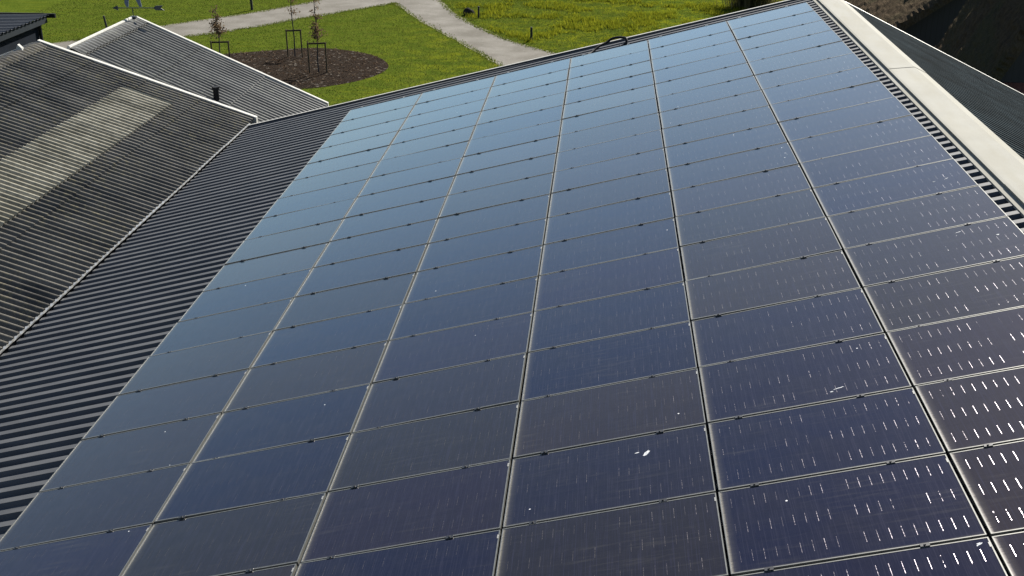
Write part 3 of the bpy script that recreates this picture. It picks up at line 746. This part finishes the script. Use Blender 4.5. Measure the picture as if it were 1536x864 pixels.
# ------------------------------------------------------------------ grass
def inside(poly, p):
    x, y = p[:, 0], p[:, 1]; r = np.zeros(len(p), bool); q = np.array(poly); n = len(q)
    for i in range(n):
        x0, y0 = q[i]; x1, y1 = q[(i + 1) % n]
        c = ((y0 > y) != (y1 > y)); t = (x1 - x0) * (y - y0) / (y1 - y0 + 1e-12) + x0
        r ^= c & (x < t)
    return r
def scatter(n, x0, x1, y0, y1):
    p = np.c_[rng.uniform(x0, x1, n), rng.uniform(y0, y1, n)]
    keep = ~inside(outline, p) & ~inside(bl, p)
    keep &= ~((p[:, 0] > -13.6) & (p[:, 0] < -1.8) & (p[:, 1] < 6.8)) & ~((p[:, 0] < -15.5) & (p[:, 0] > -21.2) & (p[:, 1] < 18.8))
    return p[keep]
def blades(name, p, h0, h1, w0, spread, mat):
    n = len(p); an = rng.uniform(0, 2 * np.pi, n); h = rng.uniform(h0, h1, n); le = rng.uniform(0, spread, n) * h; la = rng.uniform(0, 2 * np.pi, n)
    d = np.c_[np.cos(an), np.sin(an)] * (w0 * rng.uniform(.6, 1.4, n))[:, None]
    v = np.zeros((n, 3, 3)); v[:, 0, :2] = p - d; v[:, 1, :2] = p + d; v[:, 2, :2] = p + np.c_[np.cos(la), np.sin(la)] * le[:, None]; v[:, 2, 2] = h
    me = bpy.data.meshes.new(name); me.vertices.add(3 * n); me.vertices.foreach_set('co', v.ravel()); me.loops.add(3 * n); me.loops.foreach_set('vertex_index', np.arange(3 * n))
    me.polygons.add(n); me.polygons.foreach_set('loop_start', np.arange(0, 3 * n, 3)); me.polygons.foreach_set('loop_total', np.full(n, 3)); me.update(); me.validate(); me.materials.append(mat)
    return tag(link(bpy.data.objects.new(name, me)), kind='stuff')
p = scatter(170000, -27, 8, 9, 52)
blades('lawn_grass', p, .02, .075, .018, .9, MAT['blade'])
cl_ = scatter(6500, -3, 22, 24, 58); cl_ = cl_[(cl_[:, 0] - np.interp(cl_[:, 1], [24, 28, 31, 36, 42, 46, 58], [7, 5.2, 3.1, -.3, -3, -4.2, -7])) > .35]
dens = np.array([mnoise.noise(Vector((q[0] * .35, q[1] * .35, 3))) for q in cl_]); cl_ = cl_[dens > .02]
pt_ = np.repeat(cl_, 26, 0) + rng.normal(0, .14, (len(cl_) * 26, 2))
blades('meadow_grass', pt_, .06, .26, .022, 1.0, MAT['tuft'])
p = scatter(60000, -6, 22, 24, 58); p = p[(p[:, 0] - np.interp(p[:, 1], [24, 28, 31, 36, 42, 46, 58], [7, 5.2, 3.1, -.3, -3, -4.2, -7])) > .12]
blades('verge_grass', p, .03, .09, .018, .9, MAT['blade'])

# wood chips, pale stones and dead leaves lying on the soil
rs = np.random.default_rng(12); v = []; f = []
while len(v) < 4 * 2600:
    q = rs.uniform((-13.8, 22), (-4, 31.5))
    if not inside(bl, q[None])[0]: continue
    k = np.linalg.norm(q - bc) / max(1e-6, np.linalg.norm(np.array(min(bl, key=lambda e: -np.dot((e - bc) / np.linalg.norm(e - bc), (q - bc) / (np.linalg.norm(q - bc) + 1e-9)))) - bc)); r = min(1, k)
    z = .02 + .09 * (1 - r) ** .6 + .05 * mnoise.noise(Vector((q[0] * 1.7, q[1] * 1.7, 0))) + .02
    u = rs.normal(0, 1, 3); u[2] *= .4; u /= np.linalg.norm(u); w2 = np.cross(u, rs.normal(0, 1, 3)); w2 /= np.linalg.norm(w2); a = rs.uniform(.02, .07); c3 = np.array([q[0], q[1], max(z, .03)]); o_ = len(v)
    v += [c3 - u * a, c3 + w2 * a * .4, c3 + u * a, c3 - w2 * a * .4]; f.append((o_, o_ + 1, o_ + 2, o_ + 3))
tag(mesh_obj('wood_chips', v, f, blade('wood_chips', (.02, .014, .01), (.06, .04, .026), (.22, .18, .14))), kind='stuff')
# ragged grass growing over the path edges
ln = np.array([q + rng.normal(0, .13, 2) for l_ in (up, l2, r2, lo) for q in smooth_line(l_, 260)])
blades('edge_grass', ln[rng.random(len(ln)) < .9], .03, .10, .022, 1.0, MAT['blade'])
